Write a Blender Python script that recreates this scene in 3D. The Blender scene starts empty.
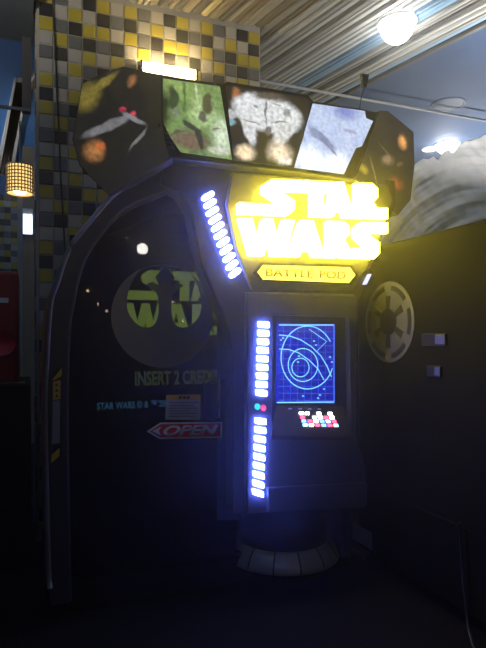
import bpy, math, random
from mathutils import Vector, Matrix
from mathutils.geometry import tessellate_polygon

random.seed(7)
SC = bpy.context.scene
COL = SC.collection

# ------------------------------------------------------------------ camera
FPX, HOR, YAW, EYE = 560.0, 335.0, math.radians(21.0), 1.25
cam_d = bpy.data.cameras.new('camera')
cam = bpy.data.objects.new('camera', cam_d)
COL.objects.link(cam)
cam_d.sensor_fit = 'HORIZONTAL'
cam_d.sensor_width = 36.0
cam_d.lens = FPX / 486.0 * 36.0
cam_d.shift_y = (HOR - 324.0) / 486.0
cam_d.clip_start = 0.05
cam.location = (0, 0, EYE)
cam.rotation_euler = (math.radians(90), 0, -YAW)
SC.camera = cam

# ------------------------------------------------------------------ world, exposure
world = bpy.data.worlds.new('world')
SC.world = world
world.use_nodes = True
wb = world.node_tree.nodes['Background']
wb.inputs[0].default_value = (0.80, 0.86, 1.0, 1)
wb.inputs[1].default_value = 0.05
# added haze volume standing in for lens bloom: glow round the sign and the light strips
wv = world.node_tree.nodes.new('ShaderNodeVolumeScatter')
wv.inputs['Color'].default_value = (1, 1, 1, 1)
wv.inputs['Density'].default_value = 0.021
wv.inputs['Anisotropy'].default_value = 0.90
world.node_tree.links.new(wv.outputs[0], world.node_tree.nodes['World Output'].inputs['Volume'])
SC.view_settings.view_transform = 'Standard'
SC.view_settings.look = 'None'
SC.view_settings.exposure = 0.0
SC.view_settings.gamma = 1.0
SC.view_settings.use_curve_mapping = False

# ------------------------------------------------------------------ measuring helpers
SY, CY = math.sin(YAW), math.cos(YAW)
def ray(px, py):
    r = (px - 243.0) / FPX
    return SY + r * CY, CY - r * SY, (HOR - py) / FPX
def on_y(px, py, Y):
    a, b, c = ray(px, py)
    return (Y / b * a, Y, EYE + c * Y / b)
def on_x(px, py, X):
    a, b, c = ray(px, py)
    return (X, X / a * b, EYE + c * X / a)
def on_z(px, py, Z):
    a, b, c = ray(px, py)
    s = (Z - EYE) / c
    return (a * s, b * s, Z)
def xz(pts, Y):
    return [(lambda p: (p[0], p[2]))(on_y(px, py, Y)) for px, py in pts]

# ------------------------------------------------------------------ materials
def mat(name, color, rough=0.5, metal=0.0, spec=0.5, var=0.12, scale=14.0, bump=0.0, coat=0.0):
    m = bpy.data.materials.new(name)
    m.use_nodes = True
    nt = m.node_tree
    b = nt.nodes['Principled BSDF']
    b.inputs['Roughness'].default_value = rough
    b.inputs['Metallic'].default_value = metal
    b.inputs['Specular IOR Level'].default_value = spec
    b.inputs['Coat Weight'].default_value = coat
    tc = nt.nodes.new('ShaderNodeTexCoord')
    nz = nt.nodes.new('ShaderNodeTexNoise')
    nz.inputs['Scale'].default_value = scale
    nz.inputs['Detail'].default_value = 4
    nt.links.new(tc.outputs['Object'], nz.inputs['Vector'])
    mx = nt.nodes.new('ShaderNodeMix')
    mx.data_type = 'RGBA'
    c = tuple(color)
    mx.inputs[6].default_value = tuple(max(0, v * (1 - var)) for v in c) + (1,)
    mx.inputs[7].default_value = tuple(min(1, v * (1 + var)) for v in c) + (1,)
    nt.links.new(nz.outputs['Fac'], mx.inputs[0])
    nt.links.new(mx.outputs[2], b.inputs['Base Color'])
    if bump > 0:
        bp = nt.nodes.new('ShaderNodeBump')
        bp.inputs['Strength'].default_value = bump
        bp.inputs['Distance'].default_value = 0.01
        nt.links.new(nz.outputs['Fac'], bp.inputs['Height'])
        nt.links.new(bp.outputs['Normal'], b.inputs['Normal'])
    return m

def glow(name, color, strength):
    m = bpy.data.materials.new(name)
    m.use_nodes = True
    nt = m.node_tree
    nt.nodes.clear()
    o = nt.nodes.new('ShaderNodeOutputMaterial')
    e = nt.nodes.new('ShaderNodeEmission')
    e.inputs[0].default_value = tuple(color) + (1,)
    e.inputs[1].default_value = strength
    nt.links.new(e.outputs[0], o.inputs[0])
    return m

def glass(name, tint, ior=1.45, rough=0.02):
    m = bpy.data.materials.new(name)
    m.use_nodes = True
    nt = m.node_tree
    nt.nodes.clear()
    o = nt.nodes.new('ShaderNodeOutputMaterial')
    t = nt.nodes.new('ShaderNodeBsdfTransparent')
    t.inputs[0].default_value = tuple(tint) + (1,)
    g = nt.nodes.new('ShaderNodeBsdfGlossy')
    g.inputs['Roughness'].default_value = rough
    f = nt.nodes.new('ShaderNodeFresnel')
    f.inputs['IOR'].default_value = ior
    mx = nt.nodes.new('ShaderNodeMixShader')
    nt.links.new(f.outputs[0], mx.inputs[0])
    nt.links.new(t.outputs[0], mx.inputs[1])
    nt.links.new(g.outputs[0], mx.inputs[2])
    nt.links.new(mx.outputs[0], o.inputs[0])
    return m

def art(name, base, blobs, strength, noise=0.25, nscale=9.0, warp=0.06, spec=True):
    """printed, backlit picture: soft colour fields at real positions on the print"""
    m = bpy.data.materials.new(name)
    m.use_nodes = True
    nt = m.node_tree
    N, L = nt.nodes, nt.links
    b = N['Principled BSDF']
    b.inputs['Roughness'].default_value = 0.35
    b.inputs['Base Color'].default_value = (0.02, 0.02, 0.02, 1)
    tc = N.new('ShaderNodeTexCoord')
    nz = N.new('ShaderNodeTexNoise')
    nz.inputs['Scale'].default_value = nscale
    nz.inputs['Detail'].default_value = 5
    L.new(tc.outputs['Object'], nz.inputs['Vector'])
    sub = N.new('ShaderNodeVectorMath'); sub.operation = 'SUBTRACT'
    L.new(nz.outputs['Color'], sub.inputs[0]); sub.inputs[1].default_value = (0.5, 0.5, 0.5)
    scl = N.new('ShaderNodeVectorMath'); scl.operation = 'SCALE'
    L.new(sub.outputs[0], scl.inputs[0]); scl.inputs['Scale'].default_value = warp
    add = N.new('ShaderNodeVectorMath'); add.operation = 'ADD'
    L.new(tc.outputs['Object'], add.inputs[0]); L.new(scl.outputs[0], add.inputs[1])
    cur = None
    mx = N.new('ShaderNodeMix'); mx.data_type = 'RGBA'
    mx.inputs[6].default_value = tuple(base[0]) + (1,)
    mx.inputs[7].default_value = tuple(base[1]) + (1,)
    L.new(nz.outputs['Fac'], mx.inputs[0])
    cur = mx.outputs[2]
    for (cen, rad, rot, col, hard) in blobs:
        mp = N.new('ShaderNodeMapping'); mp.vector_type = 'TEXTURE'
        mp.inputs['Location'].default_value = cen
        mp.inputs['Rotation'].default_value = (0, rot, 0)
        mp.inputs['Scale'].default_value = (rad[0], 1.0, rad[1])
        L.new(add.outputs[0], mp.inputs['Vector'])
        fl = N.new('ShaderNodeVectorMath'); fl.operation = 'MULTIPLY'
        fl.inputs[1].default_value = (1, 0, 1)
        L.new(mp.outputs[0], fl.inputs[0])
        ln = N.new('ShaderNodeVectorMath'); ln.operation = 'LENGTH'
        L.new(fl.outputs[0], ln.inputs[0])
        mr = N.new('ShaderNodeMapRange'); mr.interpolation_type = 'SMOOTHSTEP'
        mr.inputs['From Min'].default_value = 1.0
        mr.inputs['From Max'].default_value = hard
        L.new(ln.outputs['Value'], mr.inputs['Value'])
        q = N.new('ShaderNodeMix'); q.data_type = 'RGBA'
        L.new(mr.outputs[0], q.inputs[0]); L.new(cur, q.inputs[6])
        q.inputs[7].default_value = tuple(col) + (1,)
        cur = q.outputs[2]
    # print grain
    nz2 = N.new('ShaderNodeTexNoise'); nz2.inputs['Scale'].default_value = 55; nz2.inputs['Detail'].default_value = 6
    L.new(tc.outputs['Object'], nz2.inputs['Vector'])
    mr2 = N.new('ShaderNodeMapRange')
    mr2.inputs['From Min'].default_value = 0.3; mr2.inputs['From Max'].default_value = 0.7
    mr2.inputs['To Min'].default_value = 1 - noise; mr2.inputs['To Max'].default_value = 1 + noise
    L.new(nz2.outputs['Fac'], mr2.inputs['Value'])
    vm = N.new('ShaderNodeVectorMath'); vm.operation = 'SCALE'
    L.new(cur, vm.inputs[0]); L.new(mr2.outputs[0], vm.inputs['Scale'])
    L.new(vm.outputs[0], b.inputs['Emission Color'])
    b.inputs['Emission Strength'].default_value = strength
    return m

# ------------------------------------------------------------------ object helpers
def base_loc(o):
    return Vector(o.location)
def parent_to(o, p):
    o.parent = p
    if p is not None and p.type == 'EMPTY':
        o.matrix_parent_inverse = Matrix.Translation(-Vector(p.location))
def mesh_obj(name, verts, faces, m, parent=None, smooth=False, bevel=0.0):
    me = bpy.data.meshes.new(name)
    me.from_pydata([tuple(v) for v in verts], [], faces)
    me.update()
    if smooth:
        me.polygons.foreach_set('use_smooth', [True] * len(me.polygons))
    if m: me.materials.append(m)
    o = bpy.data.objects.new(name, me)
    COL.objects.link(o)
    if parent: parent_to(o, parent)
    if bevel > 0:
        bv = o.modifiers.new('bevel', 'BEVEL')
        bv.width = bevel; bv.segments = 2; bv.limit_method = 'ANGLE'; bv.angle_limit = math.radians(40)
    return o
def prism(name, loops, w0, w1, m, parent=None, fn=None, bevel=0.0):
    """outline loops (first outer, others holes) in (u, v), extruded from w0 to w1"""
    if fn is None: fn = lambda u, v, w: (u, w, v)
    loops = [list(l) for l in loops]
    flat = [p for l in loops for p in l]
    n = len(flat)
    tris = tessellate_polygon([[Vector((p[0], p[1], 0)) for p in l] for l in loops])
    V = [fn(p[0], p[1], w0) for p in flat] + [fn(p[0], p[1], w1) for p in flat]
    F = []
    if len(loops) == 1:
        F.append(tuple(range(n))); F.append(tuple(range(2 * n - 1, n - 1, -1)))
    else:
        for t in tris:
            F.append(tuple(t)); F.append(tuple(i + n for i in reversed(t)))
    k = 0
    for l in loops:
        c = len(l)
        for i in range(c):
            a, b2 = k + i, k + (i + 1) % c
            F.append((a, b2, b2 + n, a + n))
        k += c
    import bmesh
    o = mesh_obj(name, V, F, m, parent, bevel=bevel)
    bm = bmesh.new(); bm.from_mesh(o.data)
    bmesh.ops.recalc_face_normals(bm, faces=bm.faces)
    bm.to_mesh(o.data); bm.free()
    return o
def box(name, x0, x1, y0, y1, z0, z1, m, parent=None, bevel=0.0):
    return prism(name, [[(x0, z0), (x1, z0), (x1, z1), (x0, z1)]], y0, y1, m, parent, bevel=bevel)
def tube(name, pts, r, m, parent=None, seg=8):
    V, F = [], []
    pts = [Vector(p) for p in pts]
    for i, p in enumerate(pts):
        t = (pts[min(i + 1, len(pts) - 1)] - pts[max(i - 1, 0)]).normalized()
        up = Vector((0, 0, 1)) if abs(t.z) < 0.9 else Vector((1, 0, 0))
        a = t.cross(up).normalized(); b2 = t.cross(a)
        for k in range(seg):
            q = 2 * math.pi * k / seg
            V.append(p + (a * math.cos(q) + b2 * math.sin(q)) * r)
    for i in range(len(pts) - 1):
        for k in range(seg):
            F.append((i * seg + k, i * seg + (k + 1) % seg, (i + 1) * seg + (k + 1) % seg, (i + 1) * seg + k))
    F.append(tuple(range(seg))); F.append(tuple(range((len(pts) - 1) * seg, len(pts) * seg)))
    return mesh_obj(name, V, F, m, parent, smooth=True)
def lathe(name, prof, cen, m, parent=None, seg=40, a0=0.0, a1=2 * math.pi, smooth=True):
    full = abs(a1 - a0 - 2 * math.pi) < 1e-6
    n = seg if full else seg + 1
    V, F = [], []
    for k in range(n):
        a = a0 + (a1 - a0) * k / seg
        for r, z in prof:
            V.append((cen[0] + r * math.cos(a), cen[1] + r * math.sin(a), cen[2] + z))
    P = len(prof)
    for k in range(seg):
        k2 = (k + 1) % n
        for j in range(P - 1):
            F.append((k * P + j, k2 * P + j, k2 * P + j + 1, k * P + j + 1))
    return mesh_obj(name, V, F, m, parent, smooth=smooth)
def empty(name, loc, label, cat, group=None):
    o = bpy.data.objects.new(name, None)
    COL.objects.link(o)
    o.location = loc
    return tag(o, label, cat, group)
def tag(o, label, cat, group=None):
    o['label'] = label; o['category'] = cat
    if group: o['group'] = group
    return o
def structure(o):
    o['kind'] = 'structure'
    return o
def text_mesh(name, s, size, m, parent, place, thick=0.001, bold=0.0, shear=0.0, width=None, height=None):
    """a line of lettering; place(u, v, w) maps its plane into the scene; fitted to width x height"""
    cu = bpy.data.curves.new(name, 'FONT')
    cu.body = s; cu.size = 1.0; cu.offset = bold; cu.shear = shear
    cu.resolution_u = 4
    to = bpy.data.objects.new(name, cu)
    COL.objects.link(to)
    dg = bpy.context.evaluated_depsgraph_get()
    me = bpy.data.meshes.new_from_object(to.evaluated_get(dg))
    bpy.data.objects.remove(to)
    xs = [v.co.x for v in me.vertices]; ys = [v.co.y for v in me.vertices]
    x0, x1, y0, y1 = min(xs), max(xs), min(ys), max(ys)
    for v in me.vertices:
        u = (v.co.x - x0) / (x1 - x0) * width
        w = (v.co.y - y0) / (y1 - y0) * height
        v.co = place(u, w, 0)
    me.materials.clear(); me.materials.append(m)
    o = bpy.data.objects.new(name, me)
    COL.objects.link(o)
    parent_to(o, parent)
    if thick > 0:
        sd = o.modifiers.new('thickness', 'SOLIDIFY'); sd.thickness = thick; sd.offset = 0
    return o
def circle(cx, cz, r, n=48, rz=None, a0=0.0, a1=None):
    return [(cx + r * math.cos(2 * math.pi * k / n), cz + (rz or r) * math.sin(2 * math.pi * k / n)) for k in range(n)]
def ring_arc(cx, cy, r0, r1, a0, a1, n=10):
    o = [(cx + r1 * math.cos(a0 + (a1 - a0) * k / n), cy + r1 * math.sin(a0 + (a1 - a0) * k / n)) for k in range(n + 1)]
    i = [(cx + r0 * math.cos(a1 - (a1 - a0) * k / n), cy + r0 * math.sin(a1 - (a1 - a0) * k / n)) for k in range(n + 1)]
    return o + i

# ------------------------------------------------------------------ palette
M_black = mat('black_plastic', (0.012, 0.012, 0.014), 0.45, spec=0.35)
M_shell = mat('dark_grey_shell', (0.030, 0.030, 0.035), 0.38, spec=0.5)
M_fascia = mat('charcoal_fascia', (0.024, 0.024, 0.027), 0.42, spec=0.45)
M_column = mat('grey_column', (0.075, 0.073, 0.076), 0.42, spec=0.45)
M_matte = mat('matte_black', (0.006, 0.006, 0.007), 0.8, spec=0.15)
M_chrome = mat('brushed_metal', (0.45, 0.45, 0.47), 0.28, metal=1.0, var=0.05)
M_skirt = mat('satin_metal', (0.32, 0.31, 0.30), 0.3, metal=0.2, var=0.1)
M_decal = mat('grey_vinyl', (0.19, 0.19, 0.205), 0.6, spec=0.2)
M_white = mat('white_vinyl', (0.85, 0.85, 0.87), 0.5)
M_red = mat('red_vinyl', (0.72, 0.02, 0.06), 0.5)
M_orange = mat('orange_vinyl', (0.75, 0.42, 0.05), 0.5)
M_yellowv = mat('yellow_vinyl', (0.62, 0.40, 0.02), 0.5)
M_ink = mat('black_ink', (0.01, 0.01, 0.01), 0.6)
M_greyink = mat('grey_ink', (0.16, 0.16, 0.17), 0.6)
M_floor = mat('black_carpet', (0.008, 0.008, 0.009), 0.95, spec=0.1, var=0.5, scale=160, bump=0.3)
M_grout = mat('pale_grout', (0.44, 0.42, 0.38), 0.8)
M_ceil = mat('sky_blue_paint', (0.055, 0.10, 0.21), 0.7, scale=3, var=0.2)
M_cable = mat('black_cable', (0.012, 0.012, 0.012), 0.5)
M_glass = glass('smoked_acrylic', (0.40, 0.40, 0.42))
M_led = glow('blue_white_led', (0.11, 0.16, 1.0), 60.0)
M_sign = glow('yellow_sign_light', (1.0, 0.80, 0.06), 22.0)
M_plate = glow('pale_yellow_plate', (1.0, 0.80, 0.10), 1.9)
M_goldtext = mat('gold_lettering', (0.55, 0.38, 0.02), 0.5)
M_green = glow('green_display_letters', (0.36, 0.52, 0.07), 1.15)
M_green2 = glow('dim_green_display_letters', (0.26, 0.38, 0.14), 0.42)
M_cyan = glow('blue_display_letters', (0.10, 0.36, 0.60), 0.65)

# ================================================================== SETTING
CEIL = EYE + 2.14
floor = structure(box('floor', -9, 10, -7, 13, -0.1, 0.0, M_floor))
ceiling = structure(box('ceiling', -9, 10, -7, 13, CEIL + 0.05, CEIL + 0.15, M_ceil))
# slats run 12.7 degrees off the pod's depth axis
sa = math.radians(12.7)
sd_, sn_ = Vector((-math.sin(sa), math.cos(sa), 0)), Vector((math.cos(sa), math.sin(sa), 0))
slat_cols = {
 'brown': (0.20, 0.18, 0.145), 'grey': (0.33, 0.33, 0.31), 'pale': (0.52, 0.53, 0.52), 'dark': (0.10, 0.10, 0.10),
 'straw': (0.36, 0.33, 0.20), 'blue': (0.26, 0.42, 0.60), 'light': (0.62, 0.66, 0.68)}
slat_m = {k: mat('slat_' + k, v, 0.45, var=0.15, scale=3) for k, v in slat_cols.items()}
def slat_mesh(key, w, drop):
    me = bpy.data.meshes.new('slat')
    L0, L1 = -6.0, 5.1
    V = []
    for t in (L0, L1):
        for a, z in ((0.0, 0.055), (0.0, 0.012 - drop), (w * 0.22, 0.0 - drop), (w * 0.78, 0.0 - drop), (w, 0.012 - drop), (w, 0.055)):
            p = sd_ * t + sn_ * a
            V.append((p.x, p.y, z))
    F = [(i, (i + 1) % 6, (i + 1) % 6 + 6, i + 6) for i in range(6)] + [tuple(range(6)), tuple(range(11, 5, -1))]
    me.from_pydata(V, [], F); me.materials.append(slat_m[key]); me.update()
    return me
slat_cache = {}
q = 3.56
rs = random.Random(11)
while q > 1.17:
    w = rs.choice((0.026, 0.036, 0.046, 0.058))
    q -= w + 0.006
    if q > 2.75: key = rs.choices(('pale', 'light', 'blue', 'grey', 'dark'), (3, 3, 3, 2, 2))[0]
    elif q > 2.1: key = rs.choices(('pale', 'grey', 'brown', 'dark', 'light', 'blue'), (3, 4, 2, 2, 1, 1))[0]
    else: key = rs.choices(('brown', 'grey', 'straw', 'dark', 'pale'), (4, 3, 3, 2, 1))[0]
    drop = rs.choice((0.0, 0.012))
    ck = (key, w, drop)
    if ck not in slat_cache: slat_cache[ck] = slat_mesh(*ck)
    o = bpy.data.objects.new('slat', slat_cache[ck])
    COL.objects.link(o); o.parent = ceiling
    o.location = (sn_.x * q, sn_.y * q, CEIL)
# thin pale rail crossing under the ceiling
pa, pb = on_z(255, 78, CEIL - 0.03), on_z(486, 118, CEIL - 0.03)
structure(tube('trim_1', [(0.9, 4.29, CEIL - 0.03), (5.0, 4.29, CEIL - 0.03), (9.0, 4.29, CEIL - 0.03)], 0.012, mat('pale_rail', (0.34, 0.36, 0.38), 0.5)))
# far walls that close the hall
M_farwall = mat('grey_blue_paint', (0.11, 0.14, 0.20), 0.8, scale=2)
M_bluewall = mat('bright_blue_mural', (0.035, 0.13, 0.42), 0.7, scale=1.5, var=0.35)
structure(box('wall_far', 0.6, 10, 12.0, 12.1, 0.0, CEIL + 0.05, M_farwall))
structure(box('wall_right', 9.6, 9.7, -6.5, 12.0, 0.0, CEIL + 0.05, M_farwall))
structure(box('wall_left', -3.0, 0.55, 8.2, 8.3, 0.0, CEIL + 0.05, M_bluewall))

# tiled wall behind the pod
WY = 3.60
TP = 0.0850
WX0 = on_y(38.5, 10, WY)[0]
WX1 = on_y(260, 10, WY)[0]
TZ = on_y(40, 1.5, WY)[2]              # top of row 0
wall = structure(box('wall_back', WX0 - 0.012, WX1, WY, WY + 0.75, 0.0, CEIL + 0.05, M_grout))
tile_c = {'K': (0.040, 0.038, 0.036), 'G': (0.165, 0.17, 0.175), 'Y': (0.52, 0.43, 0.05), 'B': (0.50, 0.475, 0.42)}
tile_m = {k: mat('tile_' + k, v, 0.35, var=0.08, scale=8) for k, v in tile_c.items()}
PAT = ['KYBGBY', 'BGYKBG', 'YKGBYB', 'BYKYGK', 'KYGBKY', 'GBKYKB']
def tile_mesh(key, w, h):
    me = bpy.data.meshes.new('tile')
    g, b, d = 0.0035, 0.006, 0.008
    V = [(g, 0, -g), (w - g, 0, -g), (w - g, 0, -h + g), (g, 0, -h + g),
         (b, -d, -b), (w - b, -d, -b), (w - b, -d, -h + b), (b, -d, -h + b)]
    F = [(4, 7, 6, 5)] + [(i, i + 4, (i + 1) % 4 + 4, (i + 1) % 4) for i in range(4)]
    me.from_pydata(V, [], F); me.materials.append(tile_m[key]); me.update()
    return me
tm = {k: tile_mesh(k, TP, TP) for k in tile_c}
rest_v = {k: [] for k in tile_c}
ncol = int((WX1 - WX0) / TP) + 1
nrow = int(TZ / TP)
for c in range(ncol):
    for r in range(-1, nrow):
        key = PAT[c % 6][r % 6]
        x, z = WX0 + c * TP, TZ - r * TP
        w = min(TP, WX1 - x)
        if w < 0.02: continue
        if r <= 8 or (c <= 7 and r <= 24):
            me = tm[key] if w > TP - 1e-4 else tile_mesh(key, w, TP)
            o = bpy.data.objects.new('tile', me); COL.objects.link(o); o.parent = wall
            o.location = (x, WY, z)
        else:
            rest_v[key].append((x, z, w))
V, F, MI = [], [], []
for ki, key in enumerate(tile_c):
    for x, z, w in rest_v[key]:
        n = len(V); g, b, d = 0.0035, 0.006, 0.008
        for (a, y, h) in ((g, 0, -g), (w - g, 0, -g), (w - g, 0, -TP + g), (g, 0, -TP + g), (b, -d, -b), (w - b, -d, -b), (w - b, -d, -TP + b), (b, -d, -TP + b)):
            V.append((x + a, WY + y, z + h))
        for f in [(4, 7, 6, 5)] + [(i, i + 4, (i + 1) % 4 + 4, (i + 1) % 4) for i in range(4)]:
            F.append(tuple(n + i for i in f)); MI.append(ki)
ro = mesh_obj('lower_tiles', V, F, None, wall)
for k in tile_c: ro.data.materials.append(tile_m[k])
ro.data.polygons.foreach_set('material_index', MI)
ro['kind'] = 'stuff'
# tiles on the narrow side of the same wall
V, F, MI = [], [], []
for c in range(8):
    for r in range(-1, nrow):
        ki = rs.choice((0, 1, 2, 3, 3)); n = len(V); g, b, d = 0.0035, 0.006, 0.006
        y, z, x = WY + 0.03 + c * TP, TZ - r * TP, WX0 - 0.012
        for (a, dx, h) in ((g, 0, -g), (TP - g, 0, -g), (TP - g, 0, -TP + g), (g, 0, -TP + g), (b, -d, -b), (TP - b, -d, -b), (TP - b, -d, -TP + b), (b, -d, -TP + b)):
            V.append((x + dx, y + a, z + h))
        for f in [(4, 5, 6, 7)] + [(i, (i + 1) % 4, (i + 1) % 4 + 4, i + 4) for i in range(4)]:
            F.append(tuple(n + i for i in f)); MI.append(ki)
ro = mesh_obj('side_tiles', V, F, None, wall)
for k in tile_c: ro.data.materials.append(tile_m[k])
ro.data.polygons.foreach_set('material_index', MI)
ro['kind'] = 'stuff'

# ================================================================== POD
FY = 2.50                                                # front plane of the pod
px0 = on_y(200, 600, 2.7)
pod = empty('simulator_pod', (px0[0], 2.8, 0), 'tall dark arcade pod with lit yellow sign, arched smoked door and blue light strips', 'arcade machine')

outer = [(50, 640), (47, 560), (45, 480), (44, 420), (45, 370), (49, 307), (56, 283), (68, 249), (86, 225), (110, 197), (132, 181), (152, 170), (180, 160), (230, 152), (300, 160), (352, 178), (352, 640)]
inner = [(342, 640), (342, 215), (300, 195), (230, 180), (190, 183), (159, 195), (124, 211), (97, 243), (83, 269), (75, 304), (71, 335), (69, 400), (70, 500), (72, 640)]
def to_floor(p, Y, z=0.10):
    return (on_y(p[0], p[1], Y)[0], max(z, on_y(p[0], p[1], Y)[2]))
def smooth_curve(pts, n=4):
    out = []
    for i in range(len(pts) - 1):
        p0, p1, p2, p3 = pts[max(i - 1, 0)], pts[i], pts[i + 1], pts[min(i + 2, len(pts) - 1)]
        for k in range(n):
            t = k / n
            out.append(tuple(0.5 * (2 * p1[j] + (p2[j] - p0[j]) * t + (2 * p0[j] - 5 * p1[j] + 4 * p2[j] - p3[j]) * t * t + (3 * p1[j] - p0[j] - 3 * p2[j] + p3[j]) * t ** 3) for j in (0, 1)))
    out.append(pts[-1])
    return out
oc = [to_floor(p, FY) for p in outer]
ic = [to_floor(p, FY) for p in inner]
oc_s = smooth_curve(oc[:-2]) + oc[-2:]
ic_s = ic[:2] + smooth_curve(ic[2:])
arch = prism('arch_frame', [oc_s + ic_s], FY, 3.38, M_shell, pod, bevel=0.012)
# proud edge moulding along the arch
mould = [((a[0] * 0.88 + b[0] * 0.12), (a[1] * 0.88 + b[1] * 0.12)) for a, b in zip(oc_s[:48], oc_s[:48])]
M_rim = mat('rim_plastic', (0.22, 0.215, 0.21), 0.3, metal=0.5, spec=0.6)
tube('arch_edge_moulding', [(x + 0.006, FY + 0.008, z) for x, z in oc_s[2:49]], 0.013, M_rim, arch, seg=10)
# orange reflective side strip along the outer curve
strip = [(x - 0.004, FY + 0.10, z) for x, z in oc_s[8:24]]
V, F = [], []
for x, y, z in strip:
    V += [(x, y, z), (x, y + 0.34, z)]
for i in range(len(strip) - 1):
    F.append((2 * i, 2 * i + 1, 2 * i + 3, 2 * i + 2))
so = mesh_obj('side_strip', V, F, mat('orange_gloss', (0.60, 0.16, 0.03), 0.25), arch)
sdm = so.modifiers.new('thickness', 'SOLIDIFY'); sdm.thickness = 0.004
# back and dark lining of the cabin
bx0, bx1 = on_y(69, 400, FY)[0], on_y(362, 400, FY)[0]
prism('cabin_back', [[(p[0], p[1]) for p in oc_s]], 3.30, 3.37, M_matte, pod)
tilted = 2.62
door_out = [to_floor(p, tilted, 0.14) for p in [(236, 640), (236, 172), (200, 172), (159, 188), (122, 204), (94, 240), (80, 266), (72, 304), (68, 335), (66, 400), (67, 500), (69, 640)]]
door = prism('door', [door_out], tilted - 0.004, tilted + 0.004, M_glass, pod)
# warning label on the arch band
LY = FY - 0.003
def flat(name, pts, Y, m, parent, th=0.002):
    return prism(name, [xz(pts, Y)], Y - th, Y, m, parent)
wl = flat('warning_label', [(52.5, 463), (61, 458), (63, 366), (54, 372)], FY - 0.001, M_ink, arch)
flat('label_stripe', [(52.8, 379), (61.8, 368), (61.6, 376), (52.8, 381)], FY - 0.003, M_yellowv, wl)
flat('label_stripe', [(51.5, 455), (59.5, 448), (59.4, 456), (51.3, 463)], FY - 0.003, M_yellowv, wl)
flat('label_panel', [(53, 382), (60.5, 380), (60.2, 399), (52.8, 400)], FY - 0.003, M_yellowv, wl)
for k in range(3):
    y = 383 + k * 5.5
    flat('label_mark', [(55, y + 3.2), (58.5, y + 3), (56.7, y)], FY - 0.005, M_ink, wl)
flat('label_paper', [(52.6, 401), (60, 400), (59.8, 443), (51.8, 444)], FY - 0.003, mat('grey_paper', (0.22, 0.22, 0.23), 0.7), wl)

# --- emblem on the door
EC = on_y(163.5, 316, 2.61)
ER = 51.5 / FPX * (2.61 / ray(163.5, 316)[1])
lobe = smooth_curve([(-0.30, 0.94), (-0.46, 0.86), (-0.58, 0.70), (-0.67, 0.48), (-0.71, 0.26), (-0.68, 0.06), (-0.58, -0.10), (-0.44, -0.20), (-0.28, -0.22), (-0.16, -0.14), (-0.10, 0.04), (-0.10, 0.26), (-0.12, 0.40), (-0.20, 0.50), (-0.34, 0.60)], 3)
holeL = [(-0.01, 0.97)] + lobe + [(-0.22, 0.66), (-0.09, 0.60), (-0.16, 0.76), (-0.01, 0.94)]
def em(pts):
    return [(EC[0] + x * ER, EC[2] + z * ER) for x, z in pts]
prism('door_emblem', [em(circle(0, 0, 1.0, 64)), em(holeL), em([(0.06 - x, z) for x, z in reversed(holeL)])], 2.608, 2.611, M_decal, door)
# --- notice and OPEN arrow on the door
nt_ = flat('notice', [(166.2, 395), (200.5, 394.5), (200, 420), (165.3, 419.5)], 2.612, mat('notice_paper', (0.66, 0.62, 0.70), 0.7), door)
flat('notice_header', [(166.4, 395), (200.5, 394.5), (200.3, 400), (166.2, 400)], 2.609, mat('notice_orange', (0.85, 0.50, 0.10), 0.6), nt_)
for k in range(3):
    flat('notice_character', [(179 + k * 4, 396), (181.6 + k * 4, 396), (181.4 + k * 4, 399), (178.9 + k * 4, 399)], 2.606, M_ink, nt_)
for k in range(6):
    y = 402.4 + k * 2.7
    e = (198, 194, 198, 190, 198, 196)[k]
    flat('notice_line', [(169, y), (e, y - 0.2), (e, y + 0.6), (169, y + 0.8)], 2.606, M_greyink, nt_)
ar = flat('open_sign', [(146.5, 431.5), (160, 422.6), (222, 421.8), (221.5, 437.8), (159.5, 439)], 2.612, M_white, door, 0.004)
flat('open_sign_field', [(150, 431.4), (161, 424.2), (220.6, 423.3), (220.2, 436.3), (160.6, 437.4)], 2.607, M_red, ar)
flat('open_sign_arrow', [(152.5, 431.2), (161.5, 426.2), (158.8, 431), (161, 435.4)], 2.604, M_white, ar)
pA, pB, pC = on_y(163, 436, 2.603), on_y(218.5, 434.8, 2.603), on_y(163, 425.6, 2.603)
text_mesh('open_lettering', 'OPEN', 1, M_white, ar, lambda u, v, w: (pA[0] + u, 2.603, pA[2] + v + u * (pB[2] - pA[2]) / (pB[0] - pA[0])),
          0.001, bold=0.035, shear=0.35, width=pB[0] - pA[0], height=pC[2] - pA[2])
# --- black border of the door and its pull handle
flat('door_border', [(217, 298), (240, 298), (240, 520), (217, 520)], 2.611, M_black, door)
hp = [on_y(x, y, 2.585) for x, y in ((205, 379), (217, 378), (220, 380), (219.5, 416), (216, 419.5), (206, 420), (203.5, 416), (203.5, 384))]
M_handle = mat('handle_metal', (0.7, 0.7, 0.75), 0.3, metal=0.2)
tube('door_handle', hp + [hp[0]], 0.0035, mat('dark_handle', (0.05, 0.05, 0.07), 0.3, metal=0.6), door)
tube('handle_bar', [on_y(219, 379, 2.575), on_y(219, 418, 2.575)], 0.0052, M_handle, door)

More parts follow.
